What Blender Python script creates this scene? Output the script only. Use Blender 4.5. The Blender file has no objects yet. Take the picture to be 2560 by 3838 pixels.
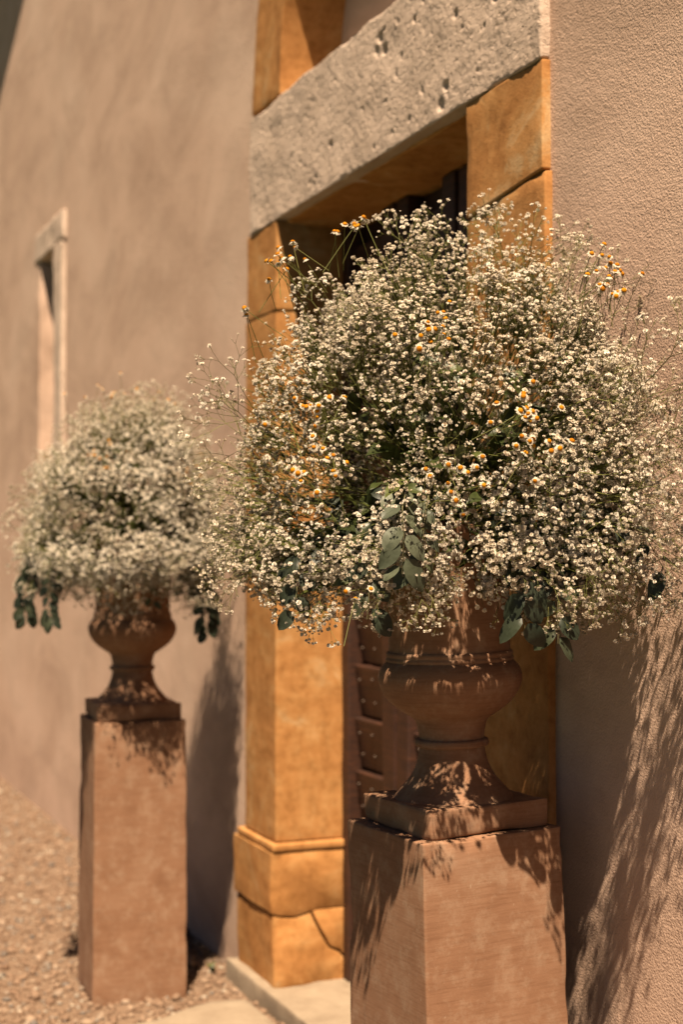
import bpy, bmesh, math, random
import numpy as np
from mathutils import Vector, Matrix, noise, geometry
R = math.radians
rng = random.Random(7)
nrng = np.random.default_rng(7)
scene = bpy.context.scene
COL = scene.collection

# ------------------------------------------------------------------ camera
cam_d = bpy.data.cameras.new('camera'); cam = bpy.data.objects.new('camera', cam_d); COL.objects.link(cam)
cam_d.sensor_fit = 'HORIZONTAL'; cam_d.sensor_width = 24.0; cam_d.lens = 51.3
cam_d.clip_start = 0.05; cam_d.clip_end = 2000
TH, PT = 0.3969, 0.02835
fwd = Vector((-math.cos(TH)*math.cos(PT), math.sin(TH)*math.cos(PT), math.sin(PT)))
cam.location = (0, 0, 1.6)
cam.rotation_euler = fwd.to_track_quat('-Z', 'Y').to_euler()
cam_d.dof.use_dof = True; cam_d.dof.focus_distance = 2.86; cam_d.dof.aperture_fstop = 2.6
cam_d.dof.aperture_blades = 9
scene.camera = cam

# ------------------------------------------------------------------ sky and sun
SUN = Vector((-2.0, 1.0, -4.35)).normalized()          # direction the light travels
elev = math.asin(-SUN.z); azim = math.atan2(-SUN.x, -SUN.y)   # clockwise from +Y
world = bpy.data.worlds.new('World'); scene.world = world; world.use_nodes = True
wn = world.node_tree; wn.nodes.clear()
sky = wn.nodes.new('ShaderNodeTexSky'); sky.sky_type = 'NISHITA'; sky.sun_disc = False
sky.sun_elevation = elev; sky.sun_rotation = azim
sky.air_density = 0.16; sky.dust_density = 0.15; sky.ozone_density = 0.3
bg = wn.nodes.new('ShaderNodeBackground'); bg.inputs[1].default_value = 0.05
wo = wn.nodes.new('ShaderNodeOutputWorld')
wn.links.new(sky.outputs[0], bg.inputs[0]); wn.links.new(bg.outputs[0], wo.inputs[0])
sd = bpy.data.lights.new('sun', 'SUN'); sd.energy = 5.0; sd.angle = R(0.53); sd.color = (1.0, 0.925, 0.83)
sun = bpy.data.objects.new('sun', sd); COL.objects.link(sun)
sun.rotation_euler = SUN.to_track_quat('-Z', 'Y').to_euler()

vs = scene.view_settings
vs.view_transform = 'Standard'; vs.look = 'None'; vs.gamma = 1.0; vs.use_curve_mapping = False
vs.exposure = 1.12
vs.use_white_balance = True; vs.white_balance_temperature = 8650; vs.white_balance_tint = 13
scene.render.engine = 'CYCLES'
scene.cycles.use_denoising = True
scene.cycles.max_bounces = 6; scene.cycles.diffuse_bounces = 1; scene.cycles.transmission_bounces = 4
scene.cycles.use_adaptive_sampling = False

# ------------------------------------------------------------------ materials
def new_mat(name):
    m = bpy.data.materials.new(name); m.use_nodes = True
    nt = m.node_tree; p = nt.nodes['Principled BSDF']
    return m, nt, p
def ramp(nt, stops):
    r = nt.nodes.new('ShaderNodeValToRGB'); e = r.color_ramp.elements
    while len(e) < len(stops): e.new(0.5)
    for k, (pos, c) in enumerate(stops):
        e[k].position = pos; e[k].color = (*c, 1)
    return r
def coords(nt, scale=(1,1,1), rot=(0,0,0), kind='Object'):
    tc = nt.nodes.new('ShaderNodeTexCoord'); mp = nt.nodes.new('ShaderNodeMapping')
    mp.inputs['Scale'].default_value = scale; mp.inputs['Rotation'].default_value = rot
    nt.links.new(tc.outputs[kind], mp.inputs[0]); return mp.outputs[0]
def noise_tex(nt, vec, scale, detail=6, rough=0.6, dist=0.0):
    n = nt.nodes.new('ShaderNodeTexNoise'); n.inputs['Scale'].default_value = scale
    n.inputs['Detail'].default_value = detail; n.inputs['Roughness'].default_value = rough
    n.inputs['Distortion'].default_value = dist
    nt.links.new(vec, n.inputs['Vector']); return n.outputs[0]
def voro(nt, vec, scale, feature='F1', smooth=None):
    n = nt.nodes.new('ShaderNodeTexVoronoi'); n.feature = feature; n.inputs['Scale'].default_value = scale
    nt.links.new(vec, n.inputs['Vector']); return n.outputs['Distance']
def mathn(nt, op, a, b=None, clamp=False):
    n = nt.nodes.new('ShaderNodeMath'); n.operation = op; n.use_clamp = clamp
    for k, v in enumerate((a, b)):
        if v is None: continue
        if isinstance(v, (int, float)): n.inputs[k].default_value = v
        else: nt.links.new(v, n.inputs[k])
    return n.outputs[0]
def mix(nt, fac, a, b, blend='MIX'):
    n = nt.nodes.new('ShaderNodeMix'); n.data_type = 'RGBA'; n.blend_type = blend
    for key, v in ((0, fac), (6, a), (7, b)):
        if isinstance(v, (int, float)): n.inputs[key].default_value = v
        elif isinstance(v, tuple): n.inputs[key].default_value = (*v, 1)
        else: nt.links.new(v, n.inputs[key])
    return n.outputs[2]
def bump(nt, p, height, strength, dist, prev=None):
    b = nt.nodes.new('ShaderNodeBump'); b.inputs['Strength'].default_value = strength
    b.inputs['Distance'].default_value = dist
    nt.links.new(height, b.inputs['Height'])
    if prev is not None: nt.links.new(prev, b.inputs['Normal'])
    nt.links.new(b.outputs[0], p.inputs['Normal']); return b.outputs[0]

def plaster_mat():
    m, nt, p = new_mat('lime_plaster')
    v = coords(nt)
    big = noise_tex(nt, coords(nt, (0.8, 1.0, 1.1)), 1.3, 7, 0.62, 0.6)
    col = ramp(nt, [(0.25, (0.50, 0.335, 0.255)), (0.5, (0.585, 0.405, 0.315)), (0.75, (0.64, 0.465, 0.37))])
    nt.links.new(big, col.inputs[0])
    streak = noise_tex(nt, coords(nt, (0.5, 1.5, 1.0)), 2.6, 9, 0.68, 0.5)
    sr = ramp(nt, [(0.36, (0.70, 0.68, 0.67)), (0.58, (1.05, 1.05, 1.06))]); nt.links.new(streak, sr.inputs[0])
    c = mix(nt, 0.6, col.outputs[0], sr.outputs[0], 'MULTIPLY')
    fine = noise_tex(nt, v, 260, 3, 0.6)
    fr = ramp(nt, [(0.3, (0.88, 0.88, 0.88)), (0.7, (1.05, 1.05, 1.05))]); nt.links.new(fine, fr.inputs[0])
    c = mix(nt, 0.6, c, fr.outputs[0], 'MULTIPLY')
    nt.links.new(c, p.inputs['Base Color']); p.inputs['Roughness'].default_value = 0.95
    p.inputs['Specular IOR Level'].default_value = 0.1
    b1 = bump(nt, p, noise_tex(nt, coords(nt, (0.45, 1, 1)), 2.6, 5, 0.55), 0.5, 0.007)
    b2 = bump(nt, p, noise_tex(nt, v, 62, 4, 0.6), 0.55, 0.0032, b1)
    vp = voro(nt, v, 190)
    b3 = bump(nt, p, vp, 0.5, 0.0016, b2)
    bump(nt, p, noise_tex(nt, v, 210, 3, 0.6), 0.7, 0.0018, b3)
    return m
def ochre_mat(name='ochre_sandstone', shift=0.0):
    m, nt, p = new_mat(name)
    v = coords(nt)
    big = noise_tex(nt, v, 5.5, 10, 0.68, 0.8)
    col = ramp(nt, [(0.28, (0.33, 0.145, 0.052)), (0.47, (0.43, 0.20, 0.075)), (0.57, (0.47, 0.24, 0.098)), (0.70, (0.53, 0.35, 0.195))])
    nt.links.new(big, col.inputs[0])
    st = noise_tex(nt, v, 23, 6, 0.7)
    sr = ramp(nt, [(0.3, (0.55, 0.50, 0.44)), (0.5, (0.95, 0.95, 0.95)), (0.72, (1.12, 1.16, 1.25))]); nt.links.new(st, sr.inputs[0])
    c = mix(nt, 0.7, col.outputs[0], sr.outputs[0], 'MULTIPLY')
    bandn = noise_tex(nt, coords(nt, (3, 3, 26), (0.1, 0.08, 0)), 1.2, 4, 0.6)
    br = ramp(nt, [(0.4, (0.9, 0.86, 0.8)), (0.6, (1.03, 1.0, 0.96))]); nt.links.new(bandn, br.inputs[0])
    c = mix(nt, 0.7, c, br.outputs[0], 'MULTIPLY')
    nt.links.new(c, p.inputs['Base Color']); p.inputs['Roughness'].default_value = 0.92
    p.inputs['Specular IOR Level'].default_value = 0.15
    b1 = bump(nt, p, noise_tex(nt, v, 14, 6, 0.6), 0.3, 0.003)
    bump(nt, p, noise_tex(nt, v, 120, 5, 0.7), 0.6, 0.0022, b1)
    return m
def limestone_mat():
    m, nt, p = new_mat('pitted_limestone')
    v = coords(nt)
    col = ramp(nt, [(0.3, (0.48, 0.365, 0.29)), (0.55, (0.58, 0.445, 0.36)), (0.8, (0.63, 0.495, 0.405))])
    nt.links.new(noise_tex(nt, v, 5, 8, 0.65, 0.5), col.inputs[0])
    gr = noise_tex(nt, v, 70, 5, 0.65)
    grr = ramp(nt, [(0.33, (0.80, 0.78, 0.77)), (0.5, (1, 1, 1.02))]); nt.links.new(gr, grr.inputs[0])
    c = mix(nt, 0.6, col.outputs[0], grr.outputs[0], 'MULTIPLY')
    nt.links.new(c, p.inputs['Base Color']); p.inputs['Roughness'].default_value = 0.95
    p.inputs['Specular IOR Level'].default_value = 0.1
    tool = noise_tex(nt, coords(nt, (1, 1, 1.9), (0, R(28), 0)), 60, 6, 0.7)
    pits = noise_tex(nt, v, 48, 4, 0.55)
    pr = ramp(nt, [(0.30, (0, 0, 0)), (0.44, (1, 1, 1))]); nt.links.new(pits, pr.inputs[0])
    b1 = bump(nt, p, tool, 0.8, 0.005)
    b2 = bump(nt, p, pr.outputs[0], 0.7, 0.005, b1)
    bump(nt, p, noise_tex(nt, v, 190, 3, 0.6), 0.4, 0.0012, b2)
    return m
def terracotta_mat():
    m, nt, p = new_mat('washed_terracotta')
    v = coords(nt)
    col = ramp(nt, [(0.25, (0.19, 0.092, 0.053)), (0.5, (0.245, 0.127, 0.077)), (0.78, (0.29, 0.168, 0.11))])
    nt.links.new(noise_tex(nt, v, 6, 8, 0.65, 0.5), col.inputs[0])
    br = noise_tex(nt, coords(nt, (3, 3, 55), (0.03, 0.05, 0)), 3.0, 6, 0.7)
    brr = ramp(nt, [(0.34, (0.76, 0.70, 0.66)), (0.5, (1, 1, 1)), (0.68, (1.1, 1.12, 1.14))]); nt.links.new(br, brr.inputs[0])
    c = mix(nt, 0.65, col.outputs[0], brr.outputs[0], 'MULTIPLY')
    lime = noise_tex(nt, v, 17, 8, 0.75)
    lr = ramp(nt, [(0.48, (0, 0, 0)), (0.74, (0.6, 0.6, 0.6))]); nt.links.new(lime, lr.inputs[0])
    c = mix(nt, lr.outputs[0], c, (0.38, 0.27, 0.195))
    fleck = noise_tex(nt, coords(nt, (1, 1, 0.45)), 120, 3, 0.6)
    fr = ramp(nt, [(0.70, (0, 0, 0)), (0.77, (0.5, 0.5, 0.5))]); nt.links.new(fleck, fr.inputs[0])
    c = mix(nt, fr.outputs[0], c, (0.46, 0.36, 0.27))
    nt.links.new(c, p.inputs['Base Color']); p.inputs['Roughness'].default_value = 0.9
    p.inputs['Specular IOR Level'].default_value = 0.2
    b1 = bump(nt, p, br, 0.25, 0.0012)
    bump(nt, p, noise_tex(nt, v, 170, 4, 0.6), 0.3, 0.0009, b1)
    return m
def wood_mat():
    m, nt, p = new_mat('weathered_door_wood')
    g = noise_tex(nt, coords(nt, (2.5, 8, 40)), 3, 6, 0.65, 0.5)
    col = ramp(nt, [(0.3, (0.013, 0.004, 0.002)), (0.55, (0.042, 0.0125, 0.005)), (0.8, (0.085, 0.027, 0.011))])
    nt.links.new(g, col.inputs[0]); nt.links.new(col.outputs[0], p.inputs['Base Color'])
    p.inputs['Roughness'].default_value = 0.6
    bump(nt, p, g, 0.5, 0.003); return m
def gravel_ground_mat():
    m, nt, p = new_mat('gravel_ground'); v = coords(nt)
    n = nt.nodes.new('ShaderNodeTexVoronoi'); n.inputs['Scale'].default_value = 70; nt.links.new(v, n.inputs['Vector'])
    col = ramp(nt, [(0.1, (0.125, 0.075, 0.047)), (0.5, (0.18, 0.112, 0.073)), (0.9, (0.23, 0.155, 0.105))])
    nt.links.new(noise_tex(nt, v, 30, 6, 0.7), col.inputs[0])
    nt.links.new(col.outputs[0], p.inputs['Base Color']); p.inputs['Roughness'].default_value = 0.95
    inv = mathn(nt, 'SUBTRACT', 1.0, n.outputs['Distance'])
    bump(nt, p, inv, 0.8, 0.008); return m
def pebble_mat():
    m, nt, p = new_mat('pebbles')
    g = nt.nodes.new('ShaderNodeNewGeometry')
    col = ramp(nt, [(0.0, (0.14, 0.077, 0.047)), (0.3, (0.225, 0.14, 0.092)), (0.6, (0.18, 0.108, 0.070)), (0.8, (0.31, 0.215, 0.152)), (0.93, (0.12, 0.10, 0.088)), (1.0, (0.42, 0.34, 0.26))])
    nt.links.new(g.outputs['Random Per Island'], col.inputs[0]); nt.links.new(col.outputs[0], p.inputs['Base Color'])
    p.inputs['Roughness'].default_value = 0.85; return m
def slab_mat():
    m, nt, p = new_mat('pale_worn_slab'); v = coords(nt)
    col = ramp(nt, [(0.3, (0.20, 0.145, 0.10)), (0.6, (0.28, 0.215, 0.155)), (0.8, (0.31, 0.24, 0.18))])
    nt.links.new(noise_tex(nt, v, 7, 8, 0.7), col.inputs[0]); nt.links.new(col.outputs[0], p.inputs['Base Color'])
    p.inputs['Roughness'].default_value = 0.9
    bump(nt, p, noise_tex(nt, v, 60, 6, 0.7), 0.5, 0.004); return m
def thin_mat(name, stops, trans, rough=0.6, spec=0.2, island=False, bumpy=False, tcol=None):
    """leaf or petal: diffuse front plus light let through"""
    m, nt, p = new_mat(name)
    info = nt.nodes.new('ShaderNodeObjectInfo'); geo = nt.nodes.new('ShaderNodeNewGeometry')
    if island:
        f = mathn(nt, 'ADD', mathn(nt, 'MULTIPLY', info.outputs['Random'], 0.5), mathn(nt, 'MULTIPLY', geo.outputs['Random Per Island'], 0.5))
    else: f = info.outputs['Random']
    col = ramp(nt, stops); nt.links.new(f, col.inputs[0])
    nt.links.new(col.outputs[0], p.inputs['Base Color'])
    p.inputs['Roughness'].default_value = rough; p.inputs['Specular IOR Level'].default_value = spec
    if trans > 0:
        t = nt.nodes.new('ShaderNodeBsdfTranslucent'); nt.links.new(col.outputs[0], t.inputs[0])
        mx = nt.nodes.new('ShaderNodeMixShader'); mx.inputs[0].default_value = trans
        out = nt.nodes['Material Output']
        nt.links.new(p.outputs[0], mx.inputs[1]); nt.links.new(t.outputs[0], mx.inputs[2]); nt.links.new(mx.outputs[0], out.inputs[0])
    if bumpy:
        bump(nt, p, noise_tex(nt, coords(nt), 60, 3, 0.5), 0.3, 0.002)
        bl = noise_tex(nt, coords(nt, (1, 1, 1)), 45, 5, 0.7); br = ramp(nt, [(0.35, (0.72, 0.70, 0.62)), (0.6, (1.12, 1.1, 1.05))])
        nt.links.new(bl, br.inputs[0]); nt.links.new(mix(nt, 1.0, col.outputs[0], br.outputs[0], 'MULTIPLY'), p.inputs['Base Color'])
    return m
def plain(name, c, rough=0.8):
    m, nt, p = new_mat(name); p.inputs['Base Color'].default_value = (*c, 1); p.inputs['Roughness'].default_value = rough
    v = noise_tex(nt, coords(nt), 25, 4, 0.6)
    r = ramp(nt, [(0.3, tuple(x*0.8 for x in c)), (0.7, tuple(min(1, x*1.15) for x in c))]); nt.links.new(v, r.inputs[0])
    nt.links.new(r.outputs[0], p.inputs['Base Color']); return m

M = dict(plaster=plaster_mat(), ochre=ochre_mat(), lime=limestone_mat(), terra=terracotta_mat(), wood=wood_mat(),
         ground=gravel_ground_mat(), pebble=pebble_mat(), slab=slab_mat(),
         petal=thin_mat('gypsophila_petals', [(0.0, (0.42, 0.28, 0.19)), (0.14, (0.60, 0.49, 0.36)), (0.3, (0.79, 0.69, 0.565)), (0.7, (0.88, 0.80, 0.69)), (1.0, (0.92, 0.87, 0.79))], 0.30, 0.7, 0.1, True),
         gstem=thin_mat('gypsophila_stems', [(0.0, (0.085, 0.093, 0.025)), (1.0, (0.155, 0.155, 0.05))], 0.0, 0.6, 0.2),
         dpetal=thin_mat('daisy_petals', [(0.0, (0.52, 0.46, 0.37)), (1.0, (0.62, 0.57, 0.48))], 0.3, 0.6, 0.15),
         ddisc=thin_mat('daisy_disc', [(0.0, (0.34, 0.115, 0.010)), (1.0, (0.46, 0.185, 0.014))], 0.0, 0.8, 0.1),
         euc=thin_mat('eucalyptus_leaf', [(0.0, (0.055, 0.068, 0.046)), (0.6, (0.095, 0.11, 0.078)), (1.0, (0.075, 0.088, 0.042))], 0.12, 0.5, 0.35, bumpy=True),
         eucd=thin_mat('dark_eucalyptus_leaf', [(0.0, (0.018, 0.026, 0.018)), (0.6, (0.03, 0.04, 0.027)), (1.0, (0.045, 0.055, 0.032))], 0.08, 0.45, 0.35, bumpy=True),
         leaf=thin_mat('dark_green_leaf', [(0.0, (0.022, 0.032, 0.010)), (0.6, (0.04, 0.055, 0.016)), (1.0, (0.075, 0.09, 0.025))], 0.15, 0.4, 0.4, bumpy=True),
         twig=plain('twig_bark', (0.11, 0.10, 0.045)),
         added_lawn=plain('added_dark_grass', (0.035, 0.05, 0.018), 0.95),
         foam=plain('wet_floral_foam', (0.03, 0.045, 0.02)),
         dark=plain('dark_glass', (0.012, 0.011, 0.010), 0.3),
         tile=plain('clay_roof_tile', (0.32, 0.16, 0.09)),
         iron=plain('iron_nail', (0.06, 0.032, 0.018), 0.6))

# ------------------------------------------------------------------ helpers
def link(name, mesh, parent=None, loc=(0,0,0)):
    o = bpy.data.objects.new(name, mesh); COL.objects.link(o); o.location = loc
    if parent is not None: o.parent = parent
    return o
def empty(name, loc, label, cat, group=None):
    o = bpy.data.objects.new(name, None); COL.objects.link(o); o.location = loc
    o.empty_display_size = 0.1
    o['label'] = label; o['category'] = cat
    if group: o['group'] = group
    return o
def pymesh(name, verts, faces, mats, smooth=False, fm=None):
    me = bpy.data.meshes.new(name); me.from_pydata([tuple(v) for v in verts], [], [tuple(f) for f in faces])
    for m in (mats if isinstance(mats, (list, tuple)) else [mats]): me.materials.append(m)
    if fm is not None: me.polygons.foreach_set('material_index', fm)
    if smooth: me.polygons.foreach_set('use_smooth', [True]*len(me.polygons))
    me.update(); return me
def smooth_angle(me, ang=35):
    me.polygons.foreach_set('use_smooth', [True]*len(me.polygons))
    try: me.set_sharp_from_angle(angle=R(ang))
    except Exception: pass
def fbm(p, s, o=3):
    return noise.fractal(Vector(p)*s, 1.0, 2.0, o, noise_basis='PERLIN_ORIGINAL')

def axis_lines(lo, hi, r, res):
    n = max(2, int((hi-lo-2*r)/res)); mid = np.linspace(lo+r, hi-r, n+1)
    return np.concatenate([[lo, lo+0.35*r], mid, [hi-0.35*r, hi]])
def block_mesh(name, x0, x1, y0, y1, z0, z1, mat, res=0.03, amp=0.003, rnd=0.008, seed=0, lean=0.0, pits=(), chip=0.0, warp=None, rough=0.0):
    """a cut stone: grid-faced box with rounded, chipped edges and an uneven skin"""
    rnd = min(rnd, 0.45*min(x1-x0, y1-y0, z1-z0))
    L = [axis_lines(x0, x1, rnd, res), axis_lines(y0, y1, rnd, res), axis_lines(z0, z1, rnd, res)]
    n = [len(a) for a in L]; idx = {}; verts = []; faces = []
    def vid(i, j, k):
        key = (i, j, k)
        if key not in idx: idx[key] = len(verts); verts.append((L[0][i], L[1][j], L[2][k]))
        return idx[key]
    for a, b, c in ((0,1,2), (1,2,0), (2,0,1)):
        for side in (0, n[c]-1):
            for i in range(n[a]-1):
                for j in range(n[b]-1):
                    q = []
                    for di, dj in ((0,0),(1,0),(1,1),(0,1)):
                        t = [0,0,0]; t[a] = i+di; t[b] = j+dj; t[c] = side; q.append(vid(*t))
                    faces.append(q if side else q[::-1])
    lo = Vector((x0,y0,z0)); hi = Vector((x1,y1,z1)); sv = Vector((seed*7.31, seed*3.7, seed*1.93)); out = []
    for p in verts:
        p = Vector(p); r = rnd*(0.55+0.45*fbm(p+sv, 9))
        ch = noise.noise((p+sv)*13)
        if chip and ch > 0.15: r += chip*(ch-0.15)*3
        r = max(0.0005, min(r, 0.48*min(hi-lo)))
        q = Vector([min(max(p[i], lo[i]+r), hi[i]-r) for i in range(3)])
        d = p-q
        nn = d.normalized() if d.length > 1e-9 else Vector((0,0,0))
        if d.length > 1e-9: p = q+nn*min(d.length, r)
        p = p+nn*(amp*fbm(p+sv, 6, 4)*1.6)
        if rough and nn.y < -0.5:
            t = noise.noise(Vector((p.x*55+p.z*22, 3.1, p.z*75-p.x*30))); u = noise.noise(p*95)
            p.y += rough*(max(0.0, t+0.05)*1.5+max(0.0, u-0.25)*2.0)
        for (px, pz, pr, pd) in pits:
            dx = math.hypot(p.x-px, (p.z-pz)*1.2)
            if dx < pr and nn.y < -0.5: p.y += pd*(1-(dx/pr)**2)
        if lean: p.x += lean*(p.z-z0)
        if warp: p = warp(p)
        out.append(p)
    me = pymesh(name, out, faces, mat); smooth_angle(me, 40); return me
def prism_mesh(name, poly, x0, x1, mat, amp=0.004, seed=0, step=0.03, bev=0.006):
    """stone piece with an irregular outline in y-z, running through from x0 to x1"""
    pts = []; sv = Vector((seed*5.1, seed*2.3, seed))
    for k in range(len(poly)):
        a = Vector((0, *poly[k])); b = Vector((0, *poly[(k+1) % len(poly)])); m = max(1, int((b-a).length/step))
        for i in range(m): pts.append(a.lerp(b, i/m))
    n = len(pts); c = sum(pts, Vector())/n
    xs = [x1, x1-bev*0.4, x1-bev]+list(np.arange(x1-bev-step, x0, -step))+[x0]
    verts = []; faces = []
    for s, x in enumerate(xs):
        for p in pts:
            ins = bev*(1.0 if s == 0 else 0.3 if s == 1 else 0.0)
            d = (c-p).normalized(); q = p+d*ins; q = Vector((x, q.y, q.z))
            q += -d*(amp*1.5*fbm(q+sv, 11, 4)); q.x += amp*0.6*fbm(q+sv, 8) if s < 3 else 0
            verts.append(q)
    for s in range(len(xs)-1):
        for i in range(n):
            j = (i+1) % n; faces.append((s*n+i, s*n+j, (s+1)*n+j, (s+1)*n+i))
    faces.append(tuple(range(n))[::-1]); faces.append(tuple(range((len(xs)-1)*n, len(xs)*n)))
    me = pymesh(name, verts, faces, mat)
    bm = bmesh.new(); bm.from_mesh(me); bmesh.ops.recalc_face_normals(bm, faces=bm.faces); bm.to_mesh(me); bm.free()
    smooth_angle(me, 40); return me
def tube_arrays(pts, r0, r1, sides=4):
    V = []; F = []; n = len(pts); pts = [Vector(p) for p in pts]
    for i, p in enumerate(pts):
        d = (pts[min(i+1, n-1)]-pts[max(i-1, 0)])
        d = d.normalized() if d.length > 1e-9 else Vector((0,0,1))
        a = d.orthogonal().normalized(); b = d.cross(a); r = r0+(r1-r0)*i/max(1, n-1)
        for s in range(sides):
            t = 2*math.pi*s/sides; V.append(p+a*(r*math.cos(t))+b*(r*math.sin(t)))
    for i in range(n-1):
        for s in range(sides):
            t = (s+1) % sides; F.append((i*sides+s, i*sides+t, (i+1)*sides+t, (i+1)*sides+s))
    return V, F
class MB:
    def __init__(s): s.v = []; s.f = []; s.m = []
    def add(s, V, F, mi=0):
        o = len(s.v); s.v += list(V); s.f += [tuple(i+o for i in f) for f in F]; s.m += [mi]*len(F)
    def mesh(s, name, mats, smooth=False): return pymesh(name, s.v, s.f, mats, smooth, s.m)
def frame_matrix(loc, zdir, xdir=None, scale=1.0):
    z = Vector(zdir).normalized()
    x = Vector(xdir) if xdir is not None else z.orthogonal()
    x = (x-z*x.dot(z)); x = x.normalized() if x.length > 1e-6 else z.orthogonal().normalized()
    y = z.cross(x); m = Matrix((x, y, z)).transposed().to_4x4()
    return Matrix.Translation(Vector(loc)) @ m @ Matrix.Scale(scale, 4)
def place(name, mesh, parent, mat, origin):
    """child at a world-space matrix; parent is an unrotated Empty at origin"""
    o = bpy.data.objects.new(name, mesh); COL.objects.link(o); o.parent = parent
    o.matrix_local = Matrix.Translation(-Vector(origin)) @ mat
    return o

WY, SY = 1.81, 1.79            # plaster face, stone face
# ================================================================== ground
def ground():
    me = pymesh('ground', [(-300,-300,-0.004),(300,-300,-0.004),(300,300,-0.004),(-300,300,-0.004)], [(0,1,2,3)], M['added_lawn'])  # unseen grass, added dark to cut the light bounced onto the wall
    o = link('ground', me); o['kind'] = 'structure'
    me = pymesh('gravel_path', [(-40,0.15,0),(30,0.15,0),(30,WY+0.1,0),(-40,WY+0.1,0)], [(0,1,2,3)], M['ground'])
    o = link('gravel_path', me); o['kind'] = 'structure'
    # loose pebbles on the part of the forecourt in front of the wall
    N = 36000
    ico = bmesh.new(); bmesh.ops.create_icosphere(ico, subdivisions=1, radius=1)
    bv = np.array([v.co[:] for v in ico.verts]); bf = np.array([[v.index for v in f.verts] for f in ico.faces]); ico.free()
    x = -2.4-nrng.random(N)**1.25*9.0; y = 1.80-nrng.random(N)*1.7
    s = np.clip(nrng.lognormal(math.log(0.0070), 0.45, N), 0.0025, 0.024)
    keep = ~((x > -5.28) & (y > 1.75)); keep &= ~((x > -5.31) & (x < -5.14) & (y > 1.21) & (y < 1.53))
    keep &= ~((x > -4.88) & (x < -3.55) & (y > 0.95) & (y < 1.67))
    x, y, s = x[keep], y[keep], s[keep]; N = len(x)
    a = nrng.random(N)*2*math.pi; ca, sa = np.cos(a), np.sin(a)
    sc = np.stack([s*(0.8+0.6*nrng.random(N)), s*(0.7+0.4*nrng.random(N)), s*(0.5+0.35*nrng.random(N))], 1)
    V = bv[None]*sc[:, None, :]*(0.85+0.3*nrng.random((N, 12, 1)))
    X = V[..., 0]*ca[:, None]-V[..., 1]*sa[:, None]; Y = V[..., 0]*sa[:, None]+V[..., 1]*ca[:, None]
    Z = V[..., 2]+sc[:, 2:3]*0.6
    P = np.stack([X+x[:, None], np.minimum(Y+y[:, None], 1.803), Z], -1).reshape(-1, 3)
    F = (bf[None]+(np.arange(N)*12)[:, None, None]).reshape(-1, 3)
    me = bpy.data.meshes.new('gravel'); me.vertices.add(len(P)); me.vertices.foreach_set('co', P.ravel())
    me.loops.add(F.size); me.loops.foreach_set('vertex_index', F.ravel())
    me.polygons.add(len(F)); me.polygons.foreach_set('loop_start', np.arange(len(F))*3)
    me.update(calc_edges=True); me.materials.append(M['pebble'])
    me.polygons.foreach_set('use_smooth', np.ones(len(F), bool))
    o = link('gravel', me); o['kind'] = 'stuff'; o['label'] = 'loose tan and grey gravel covering the ground along the wall'; o['category'] = 'gravel'
    # worn flagstone set in the gravel before the door step
    pts = [(-4.93,1.70),(-4.95,1.58),(-4.90,1.47),(-4.83,1.36),(-4.80,1.18),(-4.72,0.98),(-4.3,0.92),(-3.9,0.95),(-3.55,0.98),(-3.5,1.3),(-3.52,1.62),(-3.7,1.70),(-4.2,1.715),(-4.6,1.705)]
    mb = []; n = len(pts); c = Vector((-4.2, 1.35, 0)); V = []
    for k, (ins, z) in enumerate(((0.0, -0.03), (0.0, 0.022), (0.012, 0.032), (0.06, 0.035))):
        for (px, py) in pts:
            p = Vector((px, py, z)); d = (c-p); d.z = 0; p += d.normalized()*(ins+0.01*fbm(p, 9)); V.append(p)
    F = [(r*n+i, r*n+(i+1) % n, (r+1)*n+(i+1) % n, (r+1)*n+i) for r in range(3) for i in range(n)]+[tuple(range(3*n, 4*n))]
    me = pymesh('paving_slab', V, F, M['slab'])
    bm = bmesh.new(); bm.from_mesh(me); bmesh.ops.recalc_face_normals(bm, faces=bm.faces); bm.to_mesh(me); bm.free()
    o = link('paving_slab', me); o['kind'] = 'structure'; smooth_angle(me, 40)
ground()

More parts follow.
